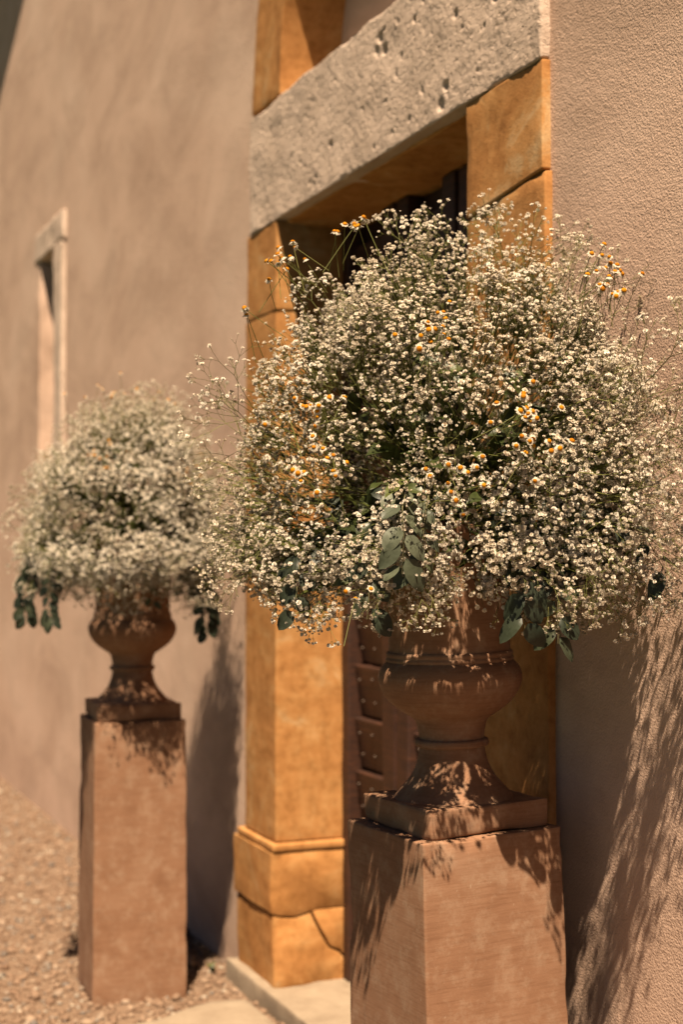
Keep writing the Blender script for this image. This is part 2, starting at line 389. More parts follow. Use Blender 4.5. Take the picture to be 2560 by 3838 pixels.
# ================================================================== house
WY, SY = 1.81, 1.79            # plaster face, stone face
H0 = Vector((-4.125, WY, 0))
house = empty('house', H0, 'old plastered house with ochre stone doorway and wooden door', 'house')
def hpart(name, mesh): 
    o = link(name, mesh, house, tuple(-H0)); return o
def build_wall():
    # verge line found from its shadow: slope 0.43 through (-9.45, 6.68)
    zt = lambda x: 6.60+0.43*(x+9.45) if x <= -2.5 else 6.60+0.43*(-2.5+9.45)-0.43*(x+2.5)
    outer = [(-15, -0.3), (9, -0.3), (9, zt(9)), (-2.5, zt(-2.5)), (-15, zt(-15))]
    door = [(-5.06, -0.2), (-5.06, 3.2)]
    for k in range(0, 25):
        t = math.pi-math.pi*k/24; door.append((-4.125+0.86*math.cos(t), 3.25+1.0*math.sin(t)))
    door += [(-3.12, 3.2), (-3.12, -0.2)]
    win = [(-9.30, 2.05), (-9.30, 3.52), (-8.62, 3.52), (-8.62, 2.05)]
    loops = [[Vector((x, z, 0)) for x, z in L] for L in (outer, door, win)]
    flat = [p for L in loops for p in L]
    tris = geometry.tessellate_polygon(loops)
    V = [Vector((p.x, WY, p.y)) for p in flat]; nf = len(V)
    V += [Vector((p.x, 2.4, p.y)) for p in flat]; F = []
    for t in tris:
        a, b, c = (V[i] for i in t)
        f = t if (b-a).cross(c-a).y < 0 else t[::-1]
        F.append(tuple(f)); F.append(tuple(i+nf for i in f[::-1]))
    o = 0
    for L in loops:
        m = len(L)
        for i in range(m): F.append((o+i, o+(i+1) % m, o+(i+1) % m+nf, o+i+nf))
        o += m
    hpart('plaster_wall', pymesh('plaster_wall', V, F, M['plaster']))
    # the end walls and back, so that the house is closed
    # roof: two slopes, verge 0.30 m proud of the gable
    V = []; F = []
    for x in (-16, -2.5, 10.0):
        for y in (WY-0.30, 9.0):
            z = zt(max(-15, min(9, x))) if -15 <= x <= 9 else (zt(-15)-0.43 if x < 0 else zt(9)-0.43)
            V += [(x, y, z), (x, y, z+0.14)]
    for s in (0, 4):
        F += [(s, s+2, s+6, s+4), (s+1, s+5, s+7, s+3), (s, s+4, s+5, s+1), (s+2, s+3, s+7, s+6)]
    F += [(0, 1, 3, 2), (8, 10, 11, 9)]
    hpart('roof', pymesh('roof', V, F, M['tile']))
    V = []; F = []
    for x in (-14.98, 8.98):
        b = len(V); V += [(x, 2.39, -0.3), (x, 8.9, -0.3), (x, 8.9, zt(x)-0.01), (x, 2.39, zt(x)-0.01)]; F.append((b, b+1, b+2, b+3))
    b = len(V); V += [(-14.98, 8.9, -0.3), (8.98, 8.9, -0.3), (8.98, 8.9, zt(8.98)), (-2.5, 8.9, zt(-2.5)), (-14.98, 8.9, zt(-14.98))]; F.append(tuple(range(b, b+5)))
    hpart('outer_wall', pymesh('outer_wall', V, F, M['plaster']))
build_wall()

def stone(name, *a, mat='ochre', **k): return hpart(name, block_mesh(name, *a, M[mat], **k))
# left jamb: cracked foot stones, moulded base, shaft, cap stone
XL0, XL1 = -5.27, -4.86
foot = [
    ('jamb_stone', [(1.770, 0.336), (1.768, 0.44), (1.768, 0.545), (2.07, 0.545), (2.07, 0.338), (1.95, 0.340), (1.93, 0.336), (1.86, 0.318), (1.80, 0.324)], XL0, XL1),
    ('jamb_stone', [(1.782, 0.07), (1.778, 0.20), (1.776, 0.326), (1.80, 0.319), (1.86, 0.313), (1.918, 0.328), (1.95, 0.262), (1.99, 0.195), (2.03, 0.175), (2.07, 0.125), (2.07, 0.07)], XL0+0.015, XL1-0.004),
    ('jamb_stone', [(1.925, 0.331), (1.95, 0.335), (2.07, 0.333), (2.07, 0.134), (2.035, 0.182), (1.995, 0.202), (1.956, 0.268)], XL0+0.02, XL1-0.001),
]
for k, (nm, poly, a, b) in enumerate(foot): hpart(nm, prism_mesh(nm, poly, a, b, M['ochre'], amp=0.0022, seed=k+3, bev=0.0035))
stone('base_moulding', -5.25, -4.855, 1.772, 2.06, 0.547, 0.577, rnd=0.011, amp=0.0015, seed=4)
stone('jamb_stone', -5.205, -4.872, SY, 2.06, 0.580, 2.464, rnd=0.006, amp=0.0012, seed=5, chip=0.003)
stone('jamb_stone', -5.185, -4.868, SY-0.002, 2.06, 2.468, 2.787, rnd=0.007, amp=0.0015, seed=6, chip=0.006)
# right jamb
stone('jamb_stone', -3.41, -3.005, SY, 2.06, 0.07, 1.735, rnd=0.006, amp=0.0015, seed=11, chip=0.004)
stone('jamb_stone', -3.415, -3.012, SY, 2.06, 1.739, 2.50, rnd=0.006, amp=0.002, seed=12, chip=0.008, warp=lambda p: Vector((p.x, p.y, p.z+(0.10*(p.x+3.2) if p.z > 2.3 else 0))))
stone('jamb_stone', -3.41, -3.018, SY-0.003, 2.06, 2.504, 2.788, rnd=0.006, amp=0.002, seed=13, chip=0.006, warp=lambda p: Vector((p.x, p.y, p.z+(0.10*(p.x+3.2) if p.z < 2.6 else 0))))
# lintel with natural hollows
pr = random.Random(3); pits = [(-4.35, 2.926, 0.017, 0.02), (-3.96, 3.148, 0.024, 0.014), (-3.985, 3.115, 0.02, 0.010), (-3.93, 3.10, 0.022, 0.012), (-3.555, 2.827, 0.024, 0.010), (-3.47, 3.05, 0.016, 0.012), (-3.72, 3.12, 0.014, 0.012), (-3.52, 2.87, 0.02, 0.012), (-3.25, 3.02, 0.02, 0.014)]
pits += [(pr.uniform(-5.1, -3.1), pr.uniform(2.82, 3.2), pr.uniform(0.006, 0.012), pr.uniform(0.005, 0.010)) for _ in range(34)]
stone('lintel', -5.15, -3.02, SY-0.006, 2.058, 2.79, 3.222, mat='lime', res=0.006, rnd=0.006, amp=0.003, seed=21, chip=0.008, pits=pits, rough=0.0016)
# rear lintel stone whose soffit is seen
stone('lintel_soffit', -4.90, -3.38, 1.83, 2.30, 2.785, 2.90, rnd=0.01, amp=0.004, seed=22)
# arch above the lintel
NV = 5
for k in range(NV):
    t0 = math.pi*(k+0.004)/NV; t1 = math.pi*(k+0.996)/NV
    def wp(p, t0=t0, t1=t1):
        t = t0+(t1-t0)*p.x; w = p.z
        return Vector((-4.125-(0.715+0.295*w)*math.cos(t), p.y, 3.235+(0.85+0.29*w)*math.sin(t)))
    hpart('voussoir', block_mesh('voussoir', 0, 1, SY, 2.03, 0, 1, M['ochre'], res=0.08, rnd=0.008, amp=0.003, seed=30+k, warp=wp))
V = [(-5.0, 2.02, 3.15), (-3.25, 2.02, 3.15), (-3.25, 2.02, 4.3), (-5.0, 2.02, 4.3)]
hpart('arch_infill', pymesh('arch_infill', V, [(0,1,2,3)], M['plaster']))
# threshold
stone('door_step', -5.305, -2.75, 1.745, 2.16, -0.06, 0.078, mat='slab', rnd=0.016, amp=0.006, seed=41, chip=0.02)

def build_door():
    door = hpart('door', block_mesh('door', -4.90, -3.38, 2.115, 2.16, 0.08, 2.80, M['wood'], res=0.3, amp=0.0, rnd=0.002))
    def sub(name, *a, **k):
        me = block_mesh(name, *a, M['wood'], res=0.06, amp=0.0025, rnd=0.008, seed=rng.randint(0, 99), **k)
        return link(name, me, door)
    for x0, x1 in ((-4.88, -4.815), (-3.46, -3.40)): sub('door_frame', x0, x1, 2.045, 2.12, 0.08, 2.785)
    for x0, x1 in ((-4.535, -4.44), (-4.415, -4.33), (-4.08, -3.99), (-3.965, -3.88)): sub('stile', x0, x1, 2.05, 2.118, 0.085, 2.78)
    nail = bmesh.new(); bmesh.ops.create_uvsphere(nail, u_segments=8, v_segments=5, radius=0.0055)
    nm = bpy.data.meshes.new('nail'); nail.to_mesh(nm); nail.free(); nm.materials.append(M['iron'])
    for x0, x1 in ((-4.812, -4.538), (-4.327, -4.083), (-3.877, -3.463)):
        k = 0; z = 0.09
        while z < 2.7:
            h = 0.187
            def wp(p, z=z, h=h):      # the upper edge of each board stands proud and catches the light
                f = 1-(p.z-z)/h; return Vector((p.x, p.y+(0.030*f if p.y < 2.11 else 0), p.z))
            sub('plank', x0, x1, 2.066, 2.119, z, z+h-0.010, warp=wp)
            for xx in (x0+0.03, (x0+x1)/2, x1-0.03):
                for zz in (z+0.05, z+0.13):
                    n = link('nail', nm, door, (xx+rng.uniform(-.006, .006), 2.066+0.030*(1-(zz-z)/h)-0.002, zz+rng.uniform(-.006, .006)))
            z += h
build_door()

# small window far along the wall
stone('window_lintel', -9.39, -8.50, SY-0.003, 2.10, 3.45, 3.63, mat='lime', rnd=0.02, amp=0.006, seed=51)
stone('window_jamb', -8.735, -8.515, SY-0.008, 2.10, 1.95, 3.444, mat='lime', rnd=0.015, amp=0.004, seed=52)
stone('window_jamb', -9.37, -9.235, SY+0.008, 2.10, 1.95, 3.444, mat='plaster', rnd=0.012, amp=0.004, seed=53)
stone('window_sill', -9.45, -8.45, 1.76, 2.10, 1.86, 1.945, mat='lime', rnd=0.012, amp=0.004, seed=54)
hpart('window_pane', pymesh('window_pane', [(-9.24, 2.06, 1.94), (-8.73, 2.06, 1.94), (-8.73, 2.06, 3.45), (-9.24, 2.06, 3.45)], [(0,1,2,3)], M['dark']))

# ================================================================== pedestals and urns
def lathe_mesh(name, prof, mat, seg=72, seed=0):
    V = []; F = []; n = len(prof)
    for s in range(seg):
        t = 2*math.pi*s/seg
        for r, z in prof:
            rr = r*(1+0.004*noise.noise(Vector((math.cos(t)*2+seed, math.sin(t)*2, z*6))))
            V.append((rr*math.cos(t), rr*math.sin(t), z))
    for s in range(seg):
        u = (s+1) % seg
        for i in range(n-1): F.append((s*n+i, u*n+i, u*n+i+1, s*n+i+1))
    me = pymesh(name, V, F, mat); smooth_angle(me, 50); return me
def densify(prof, step=0.006):
    # Catmull-Rom through the profile except across marked corners (None)
    out = []; run = []
    def flush():
        if len(run) == 1: out.append(run[0])
        for i in range(len(run)-1):
            p0 = run[max(i-1, 0)]; p1 = run[i]; p2 = run[i+1]; p3 = run[min(i+2, len(run)-1)]
            m = max(1, int(math.dist(p1, p2)/step))
            for j in range(m):
                t = j/m
                out.append(tuple(0.5*(2*b+(c-a)*t+(2*a-5*b+4*c-d)*t*t+(3*b-a-3*c+d)*t**3) for a, b, c, d in zip(p0, p1, p2, p3)))
        if len(run) > 1: out.append(run[-1])
    for p in prof:
        if p is None: flush(); run = []
        else: run.append(p)
    flush(); return out
# heights above the underside of the urn
FOOT = densify([(0.136, 0.060), (0.131, 0.066), (0.118, 0.080), (0.098, 0.103), (0.083, 0.130), (0.0745, 0.160), (0.0735, 0.174)])
RING1 = densify([(0.073, 0.172), (0.081, 0.175), (0.0835, 0.182), (0.081, 0.189), (0.073, 0.192)], 0.003)
BOWL = densify([(0.0735, 0.190), (0.0745, 0.205), (0.080, 0.228), (0.087, 0.238), None, (0.092, 0.241), (0.113, 0.254), (0.137, 0.274), (0.154, 0.298), (0.162, 0.322), (0.160, 0.340), (0.152, 0.355), (0.143, 0.364)])
RING2 = densify([(0.141, 0.362), (0.1445, 0.366), (0.1445, 0.371), (0.1415, 0.374), None, (0.1415, 0.375), (0.1435, 0.379), (0.1425, 0.384), (0.139, 0.387)], 0.003)
BODY = densify([(0.138, 0.385), (0.1365, 0.40), (0.137, 0.45), (0.139, 0.52), (0.143, 0.58), (0.150, 0.625), (0.158, 0.645), None, (0.166, 0.648), (0.168, 0.656), (0.168, 0.668), (0.164, 0.674), None, (0.146, 0.674), (0.140, 0.66), (0.132, 0.62), (0.128, 0.54), (0.126, 0.50), None, (0.0, 0.50)])
ME_PED = block_mesh('pedestal', -0.175, 0.175, -0.175, 0.175, 0.0, 1.0, M['terra'], res=0.03, amp=0.0012, rnd=0.006, seed=61, chip=0.012, warp=lambda p: Vector((p.x*(1+0.03*(1-p.z)), p.y*(1+0.03*(1-p.z)), p.z)))
ME_PLINTH = block_mesh('plinth', -0.152, 0.152, -0.152, 0.152, 0.0, 0.062, M['terra'], res=0.02, amp=0.0022, rnd=0.013, seed=62, chip=0.008)
ME_FOOT = lathe_mesh('foot', FOOT, M['terra'], seed=1); ME_R1 = lathe_mesh('neck_ring', RING1, M['terra'], seed=2)
ME_BOWL = lathe_mesh('bowl', BOWL, M['terra'], seed=3); ME_R2 = lathe_mesh('bowl_ring', RING2, M['terra'], seed=4)
ME_BODY = lathe_mesh('body', BODY, M['terra'], seed=5)
RT = Vector((0.3866, 0.9222, 0))
def pedestal_and_urn(x, y, rz, lean, lab_p, lab_u, girth=1.0):
    axis = (Vector((0,0,1))-RT*lean).normalized()
    q = Vector((0,0,1)).rotation_difference(axis)
    top = Vector((x, y, 1.0)); off = RT*(0.006 if lean else 0.0); base = top-axis*1.0; base.z -= 0.004
    rot = (q.to_matrix() @ Matrix.Rotation(rz, 3, 'Z')).to_euler()
    p = link('pedestal', ME_PED, None, base); p.rotation_euler = rot; p.scale = (girth, girth, 1)
    p['label'] = lab_p; p['category'] = 'pedestal'; p['group'] = 'pedestals beside the door'
    u = empty('urn', base+axis*1.0+off, lab_u, 'urn', 'urns on pedestals'); u.rotation_euler = rot
    for nm, me in (('plinth', ME_PLINTH), ('foot', ME_FOOT), ('neck_ring', ME_R1), ('bowl', ME_BOWL), ('bowl_ring', ME_R2), ('body', ME_BODY)):
        link(nm, me, u)
    return base+axis*1.0+off, axis
F_TOP, F_AX = pedestal_and_urn(-2.947, 1.503, R(4), 0.026,
    'square terracotta pedestal standing right of the doorway, close to the rough plaster', 'terracotta urn holding the larger bouquet, right of the doorway')
L_TOP, L_AX = pedestal_and_urn(-5.302, 1.382, R(-3.5), 0.0,
    'square terracotta pedestal on the gravel left of the doorway', 'terracotta urn holding the smaller bouquet, on the gravel side left of the doorway', 0.945)

# ================================================================== flowers and foliage: shared meshes
def floret_geo(mb, p, d, r, rnd, mi=0):
    """one double gypsophila floret: two rings of cupped petals"""
    d = Vector(d).normalized(); a = d.orthogonal().normalized(); b = d.cross(a); ph = rnd.random()*6.28
    for ring, (n, tilt, ln) in enumerate(((6, -0.2, 0.85), (6, 0.4, 1.0), (5, 0.9, 0.9), (2, 1.35, 0.8))):
        for k in range(n):
            t = ph+2*math.pi*(k+rnd.uniform(-.25, .25))/n+ring*0.5
            e = a*math.cos(t)+b*math.sin(t); tl = tilt+rnd.uniform(-.25, .25); L = r*ln*rnd.uniform(.8, 1.2)
            out = e*math.cos(tl)+d*math.sin(tl); sd_ = d.cross(e).normalized()*L*0.58
            base = p+d*(0.12*r*ring); mid = base+out*L*0.6; tip = base+out*L+d*(L*0.18*(1-ring))
            mb.add([base, mid+sd_, tip, mid-sd_], [(0,1,2,3)], mi)
def make_spray(seed, length=0.27, levels=4, spread=1.0, fr=0.0051, full=1.0):
    rnd = random.Random(seed); st = MB(); fl = MB()
    L0 = [0.40, 0.23, 0.15, 0.09, 0.05]
    def grow(p, d, lv):
        L = length*L0[lv]*rnd.uniform(.75, 1.3)
        d2 = (d+Vector((rnd.gauss(0, .12), rnd.gauss(0, .12), rnd.gauss(0, .12)))).normalized()
        m = p+d*L*0.5; e = m+d2*L*0.5; r = (0.0013, 0.0009, 0.0007, 0.0005, 0.00042)[lv]
        V, F = tube_arrays([p, m, e], r, r*0.8, 3); st.add(V, F)
        if lv == levels:
            bud = rnd.random() < 0.2
            floret_geo(fl, e, d2, fr*(0.45 if bud else rnd.uniform(.62, 1.28)), rnd); return
        n = 3 if rnd.random() < full*(1.0, 0.95, 0.8, 0.6)[lv] else 2
        ph = rnd.random()*6.28; a = d2.orthogonal().normalized(); b = d2.cross(a)
        for k in range(n):
            t = ph+2*math.pi*k/n+rnd.uniform(-.4, .4); an = spread*rnd.uniform(.35, .75)
            grow(e, (d2*math.cos(an)+(a*math.cos(t)+b*math.sin(t))*math.sin(an)).normalized(), lv+1)
        if lv >= 2 and rnd.random() < 0.6:
            q = e+d2*length*0.05; V, F = tube_arrays([e, q], 0.0004, 0.0004, 3); st.add(V, F)
            floret_geo(fl, q, d2, fr*rnd.uniform(.7, 1.1), rnd)
    grow(Vector((0,0,0)), Vector((0,0,1)), 0)
    return st.mesh('gypsophila_spray', M['gstem']), fl.mesh('florets', M['petal'])
SPRAYS = [make_spray(100+i, rng.uniform(.24, .30), 4, rng.uniform(.85, 1.15)) for i in range(14)]
AIRY = [make_spray(300+i, 0.36, 4, 1.0, 0.0046, 0.6) for i in range(5)]

def make_daisy(seed):
    rnd = random.Random(seed); pet = MB(); r = 0.0100; n = rnd.randint(11, 14); droop = rnd.uniform(-0.1, 0.9)
    for k in range(n):
        if rnd.random() < 0.06: continue
        t = 2*math.pi*(k+rnd.uniform(-.2, .2))/n; e = Vector((math.cos(t), math.sin(t), 0)); s = Vector((-e.y, e.x, 0))
        L = r*rnd.uniform(.85, 1.12); w = 0.0021; z = lambda f: -droop*L*f*f+0.0006*rnd.uniform(-1, 1)
        P = [e*0.003+s*w*.6, e*0.003-s*w*.6, e*L*.65-s*w*1.15+Vector((0,0,z(.65))), e*L*.65+s*w*1.15+Vector((0,0,z(.65))),
             e*L-s*w*.6+Vector((0,0,z(1))), e*L+s*w*.6+Vector((0,0,z(1)))]
        pet.add(P, [(0,1,2,3), (3,2,4,5)])
    V, F = tube_arrays([(0,0,-0.001), (0.002,0.001,-0.03), (0.006,0.002,-0.07), (0.013,0.0,-0.12)], 0.0009, 0.0009, 4); pet.add(V, F, 1)
    V, F = tube_arrays([(0,0,0.0), (0,0,-0.003)], 0.0036, 0.0012, 6); pet.add(V, F, 1)
    pm = pet.mesh('chamomile_flower', [M['dpetal'], M['gstem']])
    bm = bmesh.new(); bmesh.ops.create_icosphere(bm, subdivisions=2, radius=0.0058)
    bmesh.ops.delete(bm, geom=[v for v in bm.verts if v.co.z < -0.002], context='VERTS')
    for v in bm.verts:
        v.co.z = v.co.z*0.85; v.co *= 1+0.10*noise.noise(v.co*900+Vector((seed, 0, 0)))
    dm = bpy.data.meshes.new('disc'); bm.to_mesh(dm); bm.free(); dm.materials.append(M['ddisc'])
    return pm, dm
DAISY = [make_daisy(i) for i in range(6)]

def make_leaf(name, L, W, mat, curl, fold, pointy, seed):
    rnd = random.Random(seed); nu, nv = 8, 5; V = []; F = []
    for i in range(nu):
        u = i/(nu-1); w = W*0.5*(math.sin(math.pi*u**(0.8))**(0.55 if not pointy else 0.95)) if 0 < u < 1 else 0.0006
        for j in range(nv):
            v = j/(nv-1)*2-1
            V.append((u*L, v*w, -curl*L*u*u+fold*abs(v)*w+0.05*L*math.sin(u*4+seed)*v+0.012*L*math.sin(u*11+seed*2)*abs(v)))
    for i in range(nu-1):
        for j in range(nv-1): a = i*nv+j; F.append((a, a+nv, a+nv+1, a+1))
    V2, F2 = tube_arrays([(-0.014, 0, 0.004), (0, 0, 0), (L*0.5, 0, -curl*L*0.25+0.0004), (L*0.9, 0, -curl*L*0.81+0.0004)], 0.0011, 0.0003, 3)
    o = len(V); V += V2; F += [tuple(i+o for i in f) for f in F2]
    return pymesh(name, V, F, mat, True)
EUC = [make_leaf('leaf', 0.062+0.006*k, 0.044+0.003*(k % 3), M['euc'], 0.10+0.06*k, 0.10, False, k) for k in range(4)]
EUCN = [make_leaf('leaf', 0.068, 0.030, M['euc'], 0.2, 0.15, True, 7), make_leaf('leaf', 0.055, 0.026, M['euc'], 0.3, 0.2, True, 8)]
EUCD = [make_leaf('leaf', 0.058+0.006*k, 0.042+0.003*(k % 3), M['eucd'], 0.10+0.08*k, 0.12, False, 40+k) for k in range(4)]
DLEAF = [make_leaf('leaf', 0.085+0.01*k, 0.040+0.004*k, M['leaf'], 0.15+0.08*k, 0.2, True, 20+k) for k in range(4)]

# ================================================================== arrangements
def arrangement(name, urn_top, axis, C, RAD, ang, nspray, seed, label, squeeze, extras, daisies, eucs, dark, lowgap, hollow=(0.15, 0.40, 0.18), nfill=13500):
    rnd = random.Random(seed)
    mouth = Vector(urn_top)+axis*0.655
    org = Vector(urn_top)+axis*0.502
    root = empty(name, org, label, 'flowers', 'bouquets in the urns')
    C = Vector(C); ca, sa = math.cos(ang), math.sin(ang)
    def surf(u, f):
        zr = RAD[2] if u.z >= 0 else RAD[3]
        a = u.x*RAD[0]*f; b = u.y*RAD[1]*f
        return squeeze(C+recess(Vector((ca*a-sa*b, sa*a+ca*b, u.z*zr*f))))
    def recess(q):
        # the upper tier overhangs a shaded hollow on the open side; the lower tier tucks in towards the urn
        az = math.degrees(math.atan2(q.y, q.x)); z = q.z
        w = math.exp(-((az+38)/34)**2)*math.exp(-((z-hollow[0])/0.075)**2)
        k = 1-hollow[1]*w
        if z < 0.08: k *= 1-hollow[2]*math.exp(-((az-15)/32)**2)
        return Vector((q.x*k, q.y*k, z))
    def rand_dir(zmin):
        while True:
            v = Vector((rnd.gauss(0,1), rnd.gauss(0,1), rnd.gauss(0,1))).normalized()
            if v.z > zmin: return v
    def spray(P, d, airy=False, sc=1.0):
        st, fl = rnd.choice(AIRY if airy else SPRAYS)
        ln = (0.36 if airy else 0.27)*sc
        m = frame_matrix(P-d*ln*0.9, d, (rnd.gauss(0,1), rnd.gauss(0,1), rnd.gauss(0,1)), sc)
        o = place('gypsophila_spray', st, root, m, org)
        f = link('florets', fl, o); f['kind'] = 'stuff'
    # foam block the stems are pushed into
    fo = lathe_mesh('floral_foam', [(0.0, 0.0), (0.118, 0.0), (0.12, 0.10), (0.112, 0.165), (0.0, 0.175)], M['foam'], 28); link('floral_foam', fo, root)
    # stems from the foam up into the mound
    mb = MB()
    for k in range(150):
        u = rand_dir(-0.25); t = surf(u, rnd.uniform(.55, .85)); s = mouth+Vector((rnd.uniform(-.08,.08), rnd.uniform(-.08,.08), -0.02))
        c1 = s+Vector((0,0,0.10))+(t-s)*0.25
        pts = [(s*(1-q)**2+c1*2*q*(1-q)+t*q*q)-org for q in (0, .25, .5, .75, 1)]
        V, F = tube_arrays(pts, 0.0018, 0.0009, 4); mb.add(V, F)
    o = link('stems', mb.mesh('stems', M['gstem'], True), root); o['kind'] = 'stuff'
    # gypsophila over the mound, thinned where the leaves show dark
    n = 0; tries = 0
    while n < nspray and tries < nspray*12:
        tries += 1
        u = rand_dir(-0.75); f = rnd.choice((1.0, 1.0, 1.0, 0.95, 0.88, 0.78))*rnd.uniform(.90, 1.07)
        P = surf(u, f)
        if noise.noise(P*5.5+Vector((seed, 0, 0))) < -0.30 and f > 0.8: continue
        if any((P-Vector(c)).length < r for c, r in dark): continue
        hd = (P.xy-mouth.xy).length
        if P.z < mouth.z-0.05 and hd < 0.25: continue
        if lowgap(P): continue
        d = (P-(mouth+Vector((0,0,0.02+0.25*max(0, 0.25-hd))))).normalized()
        d = (d+Vector((rnd.gauss(0,.16), rnd.gauss(0,.16), rnd.gauss(0,.16)))).normalized()
        spray(P, d, rnd.random() < 0.28, rnd.uniform(.68, 1.08)); n += 1
    # small side sprigs that close the mound between the large sprays
    fm = MB(); made = 0
    while made < nfill:
        u = rand_dir(-0.7); P = surf(u, rnd.uniform(.74, 1.0))
        az = math.degrees(math.atan2(P.y-C.y, P.x-C.x))
        w = math.exp(-((az+38)/30)**2)*math.exp(-((P.z-C.z-hollow[0])/0.085)**2)
        if rnd.random() < 2.6*w*hollow[1]/0.4 or lowgap(P): continue
        if noise.noise(P*6.5+Vector((seed, 3, 0))) < -0.18: continue
        if P.z < mouth.z-0.04 and (P.xy-mouth.xy).length < 0.24: continue
        d = (P-mouth+Vector((0, 0, 0.05))).normalized(); root_p = P-d*rnd.uniform(.04, .07)
        for k in range(rnd.randint(4, 9)):
            q = P+Vector((rnd.gauss(0,.015), rnd.gauss(0,.015), rnd.gauss(0,.015)))
            V, F = tube_arrays([root_p-org, root_p.lerp(q, .55)+Vector((0,0,.004))-org, q-org], 0.0007, 0.0004, 3); fm.add(V, F, 1)
            floret_geo(fm, q-org, (q-root_p)+Vector((0,0,.01)), 0.0052*rnd.uniform(.5, 1.3), rnd, 0); made += 1
    o = link('filler_sprigs', fm.mesh('filler_sprigs', [M['petal'], M['gstem']]), root); o['kind'] = 'stuff'
    for P, d, sc, airy in extras: spray(Vector(P), Vector(d).normalized(), airy, sc)
    # chamomile
    for c, cnt, sp, d in daisies:
        c = Vector(c); d = Vector(d).normalized()
        for k in range(max(2, int(cnt*0.8))):
            off = Vector((rnd.gauss(0, sp), rnd.gauss(0, sp), rnd.gauss(0, sp)))
            off -= d*off.dot(d)*0.6
            dd = (d+Vector((rnd.gauss(0,.38), rnd.gauss(0,.38), rnd.gauss(0,.38)))+off*4).normalized()
            pm, dm = rnd.choice(DAISY)
            o = place('chamomile_flower', pm, root, frame_matrix(c+off+d*0.02, dd, None, rnd.uniform(.70, 1.05)), org)
            link('disc', dm, o)
    # eucalyptus: trailing stems carrying paired leaves
    for path, leaves, size, narrow in eucs:
        path = [Vector(p) for p in path]
        V, F = tube_arrays([p-org for p in path], 0.0022, 0.0008, 5)
        br = link('eucalyptus_branch', pymesh('eucalyptus_branch', V, F, M['twig'], True), root)
        for k in range(leaves):
            q = 0.22+0.78*(k+rnd.random()*.5)/leaves; i = min(int(q*(len(path)-1)), len(path)-2); t = q*(len(path)-1)-i
            p = path[i].lerp(path[i+1], min(t, 1)); along = (path[i+1]-path[i]).normalized()
            out = (along.cross(Vector((0.75, -0.3, 0.55))).normalized())*(1 if k % 2 else -1)
            d = (out*rnd.uniform(.5, 1)+along*rnd.uniform(.2, .7)+Vector((0,0,-0.5))).normalized()
            nrm = Vector((0.75+rnd.gauss(0,.3), -0.35+rnd.gauss(0,.3), 0.55+rnd.gauss(0,.3)))
            z = (nrm-d*nrm.dot(d)).normalized()
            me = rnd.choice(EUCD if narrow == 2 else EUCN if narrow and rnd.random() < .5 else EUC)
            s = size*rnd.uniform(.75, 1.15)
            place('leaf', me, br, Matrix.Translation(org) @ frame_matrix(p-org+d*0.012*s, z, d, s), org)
    # dark leafy sprigs in the heart of the mound
    for k in range(37):
        u = rand_dir(-0.3); t = surf(u, rnd.uniform(.50, .76)); s = mouth+Vector((rnd.uniform(-.07,.07), rnd.uniform(-.07,.07), 0.0))
        m = (s+t)*0.5+Vector((0,0,0.05)); pts = [s, s.lerp(m, .6), m, m.lerp(t, .6), t]
        V, F = tube_arrays([p-org for p in pts], 0.002, 0.0009, 4)
        sp_ = link('foliage_sprig', pymesh('foliage_sprig', V, F, M['twig'], True), root)
        for j in range(7):
            q = 0.4+0.6*j/6; p = s.lerp(m, min(1, q*2)) if q < .5 else m.lerp(t, (q-.5)*2)
            d = ((t-s).normalized()*0.5+Vector((rnd.gauss(0,.6), rnd.gauss(0,.6), rnd.gauss(0,.5)))).normalized()
            z = Vector((rnd.gauss(.2,.5), rnd.gauss(-.1,.5), 0.8)); z = (z-d*z.dot(d)).normalized()
            place('leaf', rnd.choice(DLEAF), sp_, Matrix.Translation(org) @ frame_matrix(p-org, z, d, rnd.uniform(.6, .9)), org)
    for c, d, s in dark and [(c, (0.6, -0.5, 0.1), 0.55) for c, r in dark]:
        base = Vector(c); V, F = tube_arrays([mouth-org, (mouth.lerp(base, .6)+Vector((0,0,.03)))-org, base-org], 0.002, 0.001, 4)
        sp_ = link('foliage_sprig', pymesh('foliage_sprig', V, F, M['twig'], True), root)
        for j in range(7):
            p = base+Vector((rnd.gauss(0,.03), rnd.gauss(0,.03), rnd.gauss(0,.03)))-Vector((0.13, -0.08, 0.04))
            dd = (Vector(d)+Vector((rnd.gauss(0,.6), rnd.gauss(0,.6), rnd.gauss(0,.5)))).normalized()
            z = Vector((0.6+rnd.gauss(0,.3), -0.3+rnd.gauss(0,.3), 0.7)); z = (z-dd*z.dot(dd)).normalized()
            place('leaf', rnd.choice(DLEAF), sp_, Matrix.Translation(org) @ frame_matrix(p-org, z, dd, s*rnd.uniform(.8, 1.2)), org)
    return root

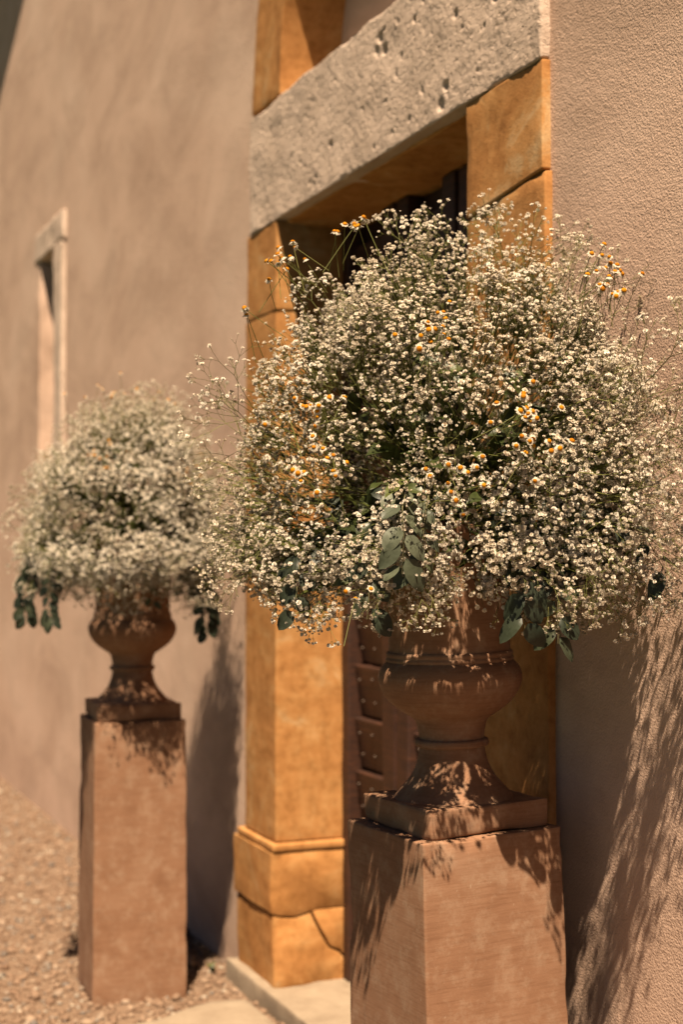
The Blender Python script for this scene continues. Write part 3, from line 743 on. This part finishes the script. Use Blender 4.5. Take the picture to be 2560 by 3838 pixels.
def sq_front(P):
    lim = 1.64
    if P.y > lim and P.x > -3.36: P.y = lim+0.11*math.tanh((P.y-lim)/0.22)
    return P
def sq_left(P):
    if P.y > 1.62: P.y = 1.62+0.13*math.tanh((P.y-1.62)/0.2)
    return P
MF = F_TOP+F_AX*0.655
def gap_front(P):
    # the rim of the urn stays bare where it faces the forecourt
    a = math.degrees(math.atan2(P.y-MF.y, P.x-MF.x)); return P.z < 1.665 and -31 < a < -16
FX = [  # wispy sprays that break the outline: tip, direction, scale, airy
    ((-3.05, 1.64, 2.44), (-0.15, 0.15, 1), 1.0, True), ((-2.98, 1.66, 2.41), (-0.05, 0.15, 1), 1.0, True), ((-2.93, 1.67, 2.36), (0.05, 0.2, 1), 0.9, True), ((-2.79, 1.69, 2.31), (0.35, 0.2, 0.9), 1.0, True), ((-2.72, 1.70, 2.24), (0.4, 0.2, 0.9), 1.0, True),
    ((-2.86, 1.60, 2.37), (0.05, 0.1, 1), 1.0, True), ((-2.80, 1.66, 2.33), (0.1, 0.15, 1), 1.0, True), ((-2.72, 1.68, 2.26), (0.3, 0.2, 1), 1.0, True),
    ((-2.65, 1.70, 2.24), (0.4, 0.2, 0.8), 1.0, True), ((-2.60, 1.70, 2.15), (0.5, 0.2, 0.7), 0.9, True), ((-2.95, 1.50, 2.34), (-0.1, 0.0, 1), 0.9, True),
    ((-2.90, 1.40, 2.30), (-0.05, -0.1, 1), 0.8, False), ((-2.95, 1.36, 2.27), (-0.1, -0.1, 1), 0.8, False), ((-3.0, 1.26, 2.18), (-0.2, -0.3, 0.9), 0.8, False),
    ((-2.96, 0.93, 1.98), (-0.25, -0.8, 0.55), 1.0, True), ((-2.97, 0.90, 1.90), (-0.2, -0.9, 0.35), 1.0, True), ((-2.96, 0.90, 1.80), (-0.2, -0.9, 0.2), 1.0, True),
    ((-2.92, 0.92, 1.72), (-0.1, -0.9, 0.05), 0.9, True), ((-2.93, 0.90, 1.60), (-0.1, -0.9, -0.2), 0.9, False), ((-2.85, 0.98, 1.48), (0.0, -0.7, -0.6), 0.9, False),
    ((-2.88, 0.95, 1.52), (0.0, -0.8, -0.5), 0.9, False), ((-2.80, 1.02, 1.46), (0.1, -0.6, -0.8), 0.8, False), ((-2.78, 1.08, 1.44), (0.2, -0.5, -0.9), 0.8, False),
    ((-2.72, 1.13, 1.46), (0.3, -0.5, -0.8), 0.7, False), ((-2.58, 1.24, 1.47), (0.4, -0.3, -1), 0.7, False), ((-2.62, 1.20, 1.43), (0.3, -0.3, -1), 0.7, False), ((-2.55, 1.27, 1.52), (0.5, -0.2, -0.8), 0.6, False),
    ((-2.52, 1.48, 1.50), (0.6, 0.1, -0.8), 0.7, False), ((-2.50, 1.53, 1.48), (0.6, 0.15, -0.8), 0.7, False), ((-2.42, 1.60, 1.52), (0.7, 0.2, -0.5), 0.8, False),
    ((-2.36, 1.66, 1.50), (0.7, 0.2, -0.6), 0.8, True), ((-2.33, 1.68, 1.58), (0.8, 0.2, -0.3), 0.8, True), ((-2.26, 1.69, 1.66), (0.9, 0.2, 0.0), 0.9, True),
    ((-2.28, 1.70, 1.78), (0.9, 0.2, 0.2), 0.9, True), ((-2.34, 1.70, 1.90), (0.8, 0.2, 0.4), 0.9, True), ((-2.40, 1.71, 1.98), (0.8, 0.2, 0.6), 0.9, True),
]
FD = [  # chamomile clusters: centre, how many, spread, facing
    ((-2.86, 1.23, 2.29), 11, 0.026, (0.3, -0.3, 0.9)), ((-2.90, 1.08, 2.20), 18, 0.034, (0.2, -0.6, 0.8)), ((-2.955, 1.03, 2.09), 4, 0.02, (0.1, -0.7, 0.6)),
    ((-2.53, 1.265, 2.03), 20, 0.036, (0.6, -0.2, 0.8)), ((-2.62, 1.045, 1.86), 18, 0.036, (0.6, -0.55, 0.6)), ((-2.60, 1.05, 1.76), 16, 0.038, (0.7, -0.5, 0.5)),
    ((-2.42, 1.40, 1.85), 24, 0.042, (0.8, -0.1, 0.6)), ((-2.41, 1.43, 1.79), 12, 0.035, (0.8, -0.1, 0.5)), ((-2.60, 1.69, 2.15), 16, 0.034, (0.6, 0.0, 0.8)), ((-2.56, 1.71, 2.10), 14, 0.036, (0.7, 0.0, 0.7)),
    ((-2.44, 1.29, 1.735), 14, 0.032, (0.8, -0.2, 0.4)), ((-2.47, 1.21, 1.72), 2, 0.02, (0.8, -0.3, 0.4)), ((-2.62, 1.12, 1.53), 4, 0.02, (0.6, -0.5, 0.3)),
]
FE = [  # eucalyptus: path, leaves, size, mix in narrow leaves
    ([MF, (-2.70, 1.28, 1.75), (-2.58, 1.21, 1.69), (-2.55, 1.20, 1.63), (-2.56, 1.20, 1.56)], 10, 0.82, False),
    ([MF, (-2.68, 1.32, 1.74), (-2.58, 1.26, 1.68), (-2.56, 1.245, 1.62), (-2.57, 1.24, 1.57)], 8, 0.8, True),
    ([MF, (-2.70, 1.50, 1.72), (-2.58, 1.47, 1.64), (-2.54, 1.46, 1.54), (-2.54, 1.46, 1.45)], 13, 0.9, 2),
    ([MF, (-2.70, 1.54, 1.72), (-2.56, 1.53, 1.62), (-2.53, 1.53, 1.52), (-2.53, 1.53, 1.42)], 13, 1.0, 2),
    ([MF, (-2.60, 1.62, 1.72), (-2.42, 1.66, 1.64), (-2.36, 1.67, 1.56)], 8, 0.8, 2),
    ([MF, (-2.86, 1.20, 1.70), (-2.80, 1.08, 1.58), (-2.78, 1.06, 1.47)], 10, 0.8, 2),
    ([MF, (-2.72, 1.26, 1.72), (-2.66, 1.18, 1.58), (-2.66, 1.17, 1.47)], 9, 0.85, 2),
]
FDARK = [((-2.52, 1.17, 1.77), 0.06), ((-2.49, 1.41, 1.97), 0.035), ((-2.45, 1.53, 1.87), 0.055), ((-2.49, 1.28, 1.80), 0.05), ((-2.62, 1.10, 1.62), 0.04)]
for k in range(len(FD)):          # clusters sit at the skin of the mound
    c, n_, sp_, d_ = FD[k]
    if c[2] > 2.08 and c[1] > 1.6: FD[k] = ((c[0]+0.02, c[1]-0.02, c[2]+0.03), n_, sp_, d_)
    elif c[0] > -2.64: FD[k] = ((c[0]-0.045, c[1]+0.018, c[2]-0.002), n_, sp_, d_)
FX += [((-2.32+0.02*k, 1.64, 1.60+0.06*k), (0.9, 0.25, -0.1+0.10*k), 0.9, k % 3 == 0) for k in range(8)]
FX = [((p[0], p[1], p[2]+(0.045 if p[2] < 1.5 and p[1] < 1.2 else 0)), d, sc, a) for p, d, sc, a in FX]
rr = random.Random(5)
FX += [((rr.uniform(-2.52, -2.27), rr.uniform(1.60, 1.70), rr.uniform(1.52, 1.98)), (0.75, 0.3, rr.uniform(-.3, .5)), rr.uniform(.65, .9), False) for k in range(18)]
FX += [((-2.20, 1.63, 1.60), (0.9, 0.1, -0.2), 0.9, True), ((-2.16, 1.62, 1.74), (0.95, 0.1, 0.1), 0.9, True), ((-2.18, 1.66, 1.86), (0.9, 0.15, 0.3), 0.9, True), ((-2.22, 1.68, 1.95), (0.9, 0.15, 0.4), 0.9, True), ((-2.40, 1.64, 1.50), (0.6, 0.2, -0.7), 0.8, False),
       ((-2.47, 1.19, 1.76), (0.7, -0.4, 0.1), 0.5, True), ((-2.46, 1.24, 1.79), (0.7, -0.3, 0.2), 0.5, True), ((-2.44, 1.21, 1.83), (0.7, -0.3, 0.3), 0.55, True)]
arrangement('flower_arrangement', F_TOP, F_AX, (-2.83, 1.45, 1.625), (0.54, 0.345, 0.665, 0.17), R(57), 300-len(FX), 11,
            'large mound of white gypsophila, chamomile and eucalyptus before the stone doorway', sq_front, FX, FD, FE, FDARK, gap_front)

ML = L_TOP+L_AX*0.655
LX = [((-5.30, 1.36, 2.24), (0, 0, 1), 1.0, True), ((-5.22, 1.52, 2.21), (0.2, 0.3, 1), 0.9, True), ((-5.25, 1.45, 2.22), (0.1, 0.2, 1), 0.9, True), ((-5.38, 1.22, 2.16), (-0.2, -0.3, 1), 0.8, True),
      ((-5.2, 0.97, 1.62), (0, -1, -0.1), 0.8, False), ((-5.2, 0.96, 1.52), (0, -0.9, -0.4), 0.8, False), ((-5.12, 1.02, 1.46), (0.2, -0.7, -0.7), 0.7, False), ((-4.98, 1.16, 1.46), (0.5, -0.4, -0.8), 0.7, False),
      ((-4.94, 1.27, 1.43), (0.6, -0.2, -0.9), 0.7, False), ((-4.92, 1.33, 1.47), (0.7, 0.0, -0.7), 0.7, False), ((-4.98, 1.55, 1.56), (0.6, 0.4, -0.4), 0.8, False), ((-5.0, 1.62, 1.62), (0.6, 0.6, -0.2), 0.8, False)]
lr_ = random.Random(9)
LX += [((lr_.uniform(-5.1, -4.86), lr_.uniform(1.02, 1.60), lr_.uniform(1.40, 1.52)), (0.5, lr_.uniform(-.5, .4), -0.9), lr_.uniform(.55, .8), False) for k in range(12)]
LD = [((-4.95, 1.20, 1.90), 16, 0.05, (0.7, -0.2, 0.6)), ((-4.97, 1.48, 1.88), 14, 0.04, (0.7, 0.1, 0.6)), ((-5.16, 1.28, 2.16), 14, 0.06, (0.4, -0.1, 0.9)), ((-5.1, 1.6, 1.92), 10, 0.04, (0.5, 0.4, 0.6)), ((-5.08, 1.06, 1.78), 6, 0.03, (0.5, -0.6, 0.5)),
      ((-5.1, 1.45, 2.12), 6, 0.05, (0.4, 0.1, 0.9))]
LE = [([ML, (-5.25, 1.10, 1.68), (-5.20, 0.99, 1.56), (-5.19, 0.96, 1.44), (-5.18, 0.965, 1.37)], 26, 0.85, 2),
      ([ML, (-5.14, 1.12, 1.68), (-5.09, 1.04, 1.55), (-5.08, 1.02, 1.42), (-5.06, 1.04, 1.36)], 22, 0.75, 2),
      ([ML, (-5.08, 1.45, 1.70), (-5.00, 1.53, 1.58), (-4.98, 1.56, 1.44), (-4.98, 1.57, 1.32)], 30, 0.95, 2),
      ([ML, (-5.05, 1.38, 1.70), (-4.98, 1.36, 1.58), (-4.97, 1.36, 1.46), (-4.97, 1.37, 1.42)], 7, 0.6, False),
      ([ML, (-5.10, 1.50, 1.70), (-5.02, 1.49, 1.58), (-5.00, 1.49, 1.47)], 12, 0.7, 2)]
LDARK = [((-4.95, 1.28, 1.80), 0.06), ((-5.06, 1.22, 2.03), 0.06), ((-4.95, 1.50, 1.72), 0.05), ((-4.98, 1.1, 1.66), 0.05)]
arrangement('flower_arrangement', L_TOP, L_AX, (-5.21, 1.325, 1.62), (0.42, 0.39, 0.55, 0.20), 0.0, 240, 23,
            'smaller mound of white gypsophila with trailing eucalyptus against the bare plaster', sq_left, LX, LD, LE, LDARK, lambda P: False, (0.10, 0.18, 0.0), 9500)

# ================================================================== weeds at the foot of the wall
def weed(x, y, s, seed, label):
    rnd = random.Random(seed); mb = MB()
    for k in range(16):
        t = rnd.random()*6.28; L = s*rnd.uniform(.6, 1.1); o = Vector((math.cos(t), math.sin(t)*.6, 0))
        sd_ = Vector((-o.y, o.x, 0))*s*0.12
        mb.add([sd_*.4, -sd_*.4, o*L*.5-sd_+Vector((0,0,L*.6)), o*L*.5+sd_+Vector((0,0,L*.6)), o*L+Vector((0,0,L*.8))], [(0,1,2,3), (3,2,4)])
    o = link('weed', mb.mesh('weed', M['leaf']), None, (x, y, 0.0)); o['label'] = label; o['category'] = 'weed'
weed(-6.95, 1.775, 0.035, 1, 'tiny green weed at the wall foot beyond the smaller bouquet')
weed(-5.38, 1.72, 0.045, 2, 'small weed in the gravel beside the end of the door step')
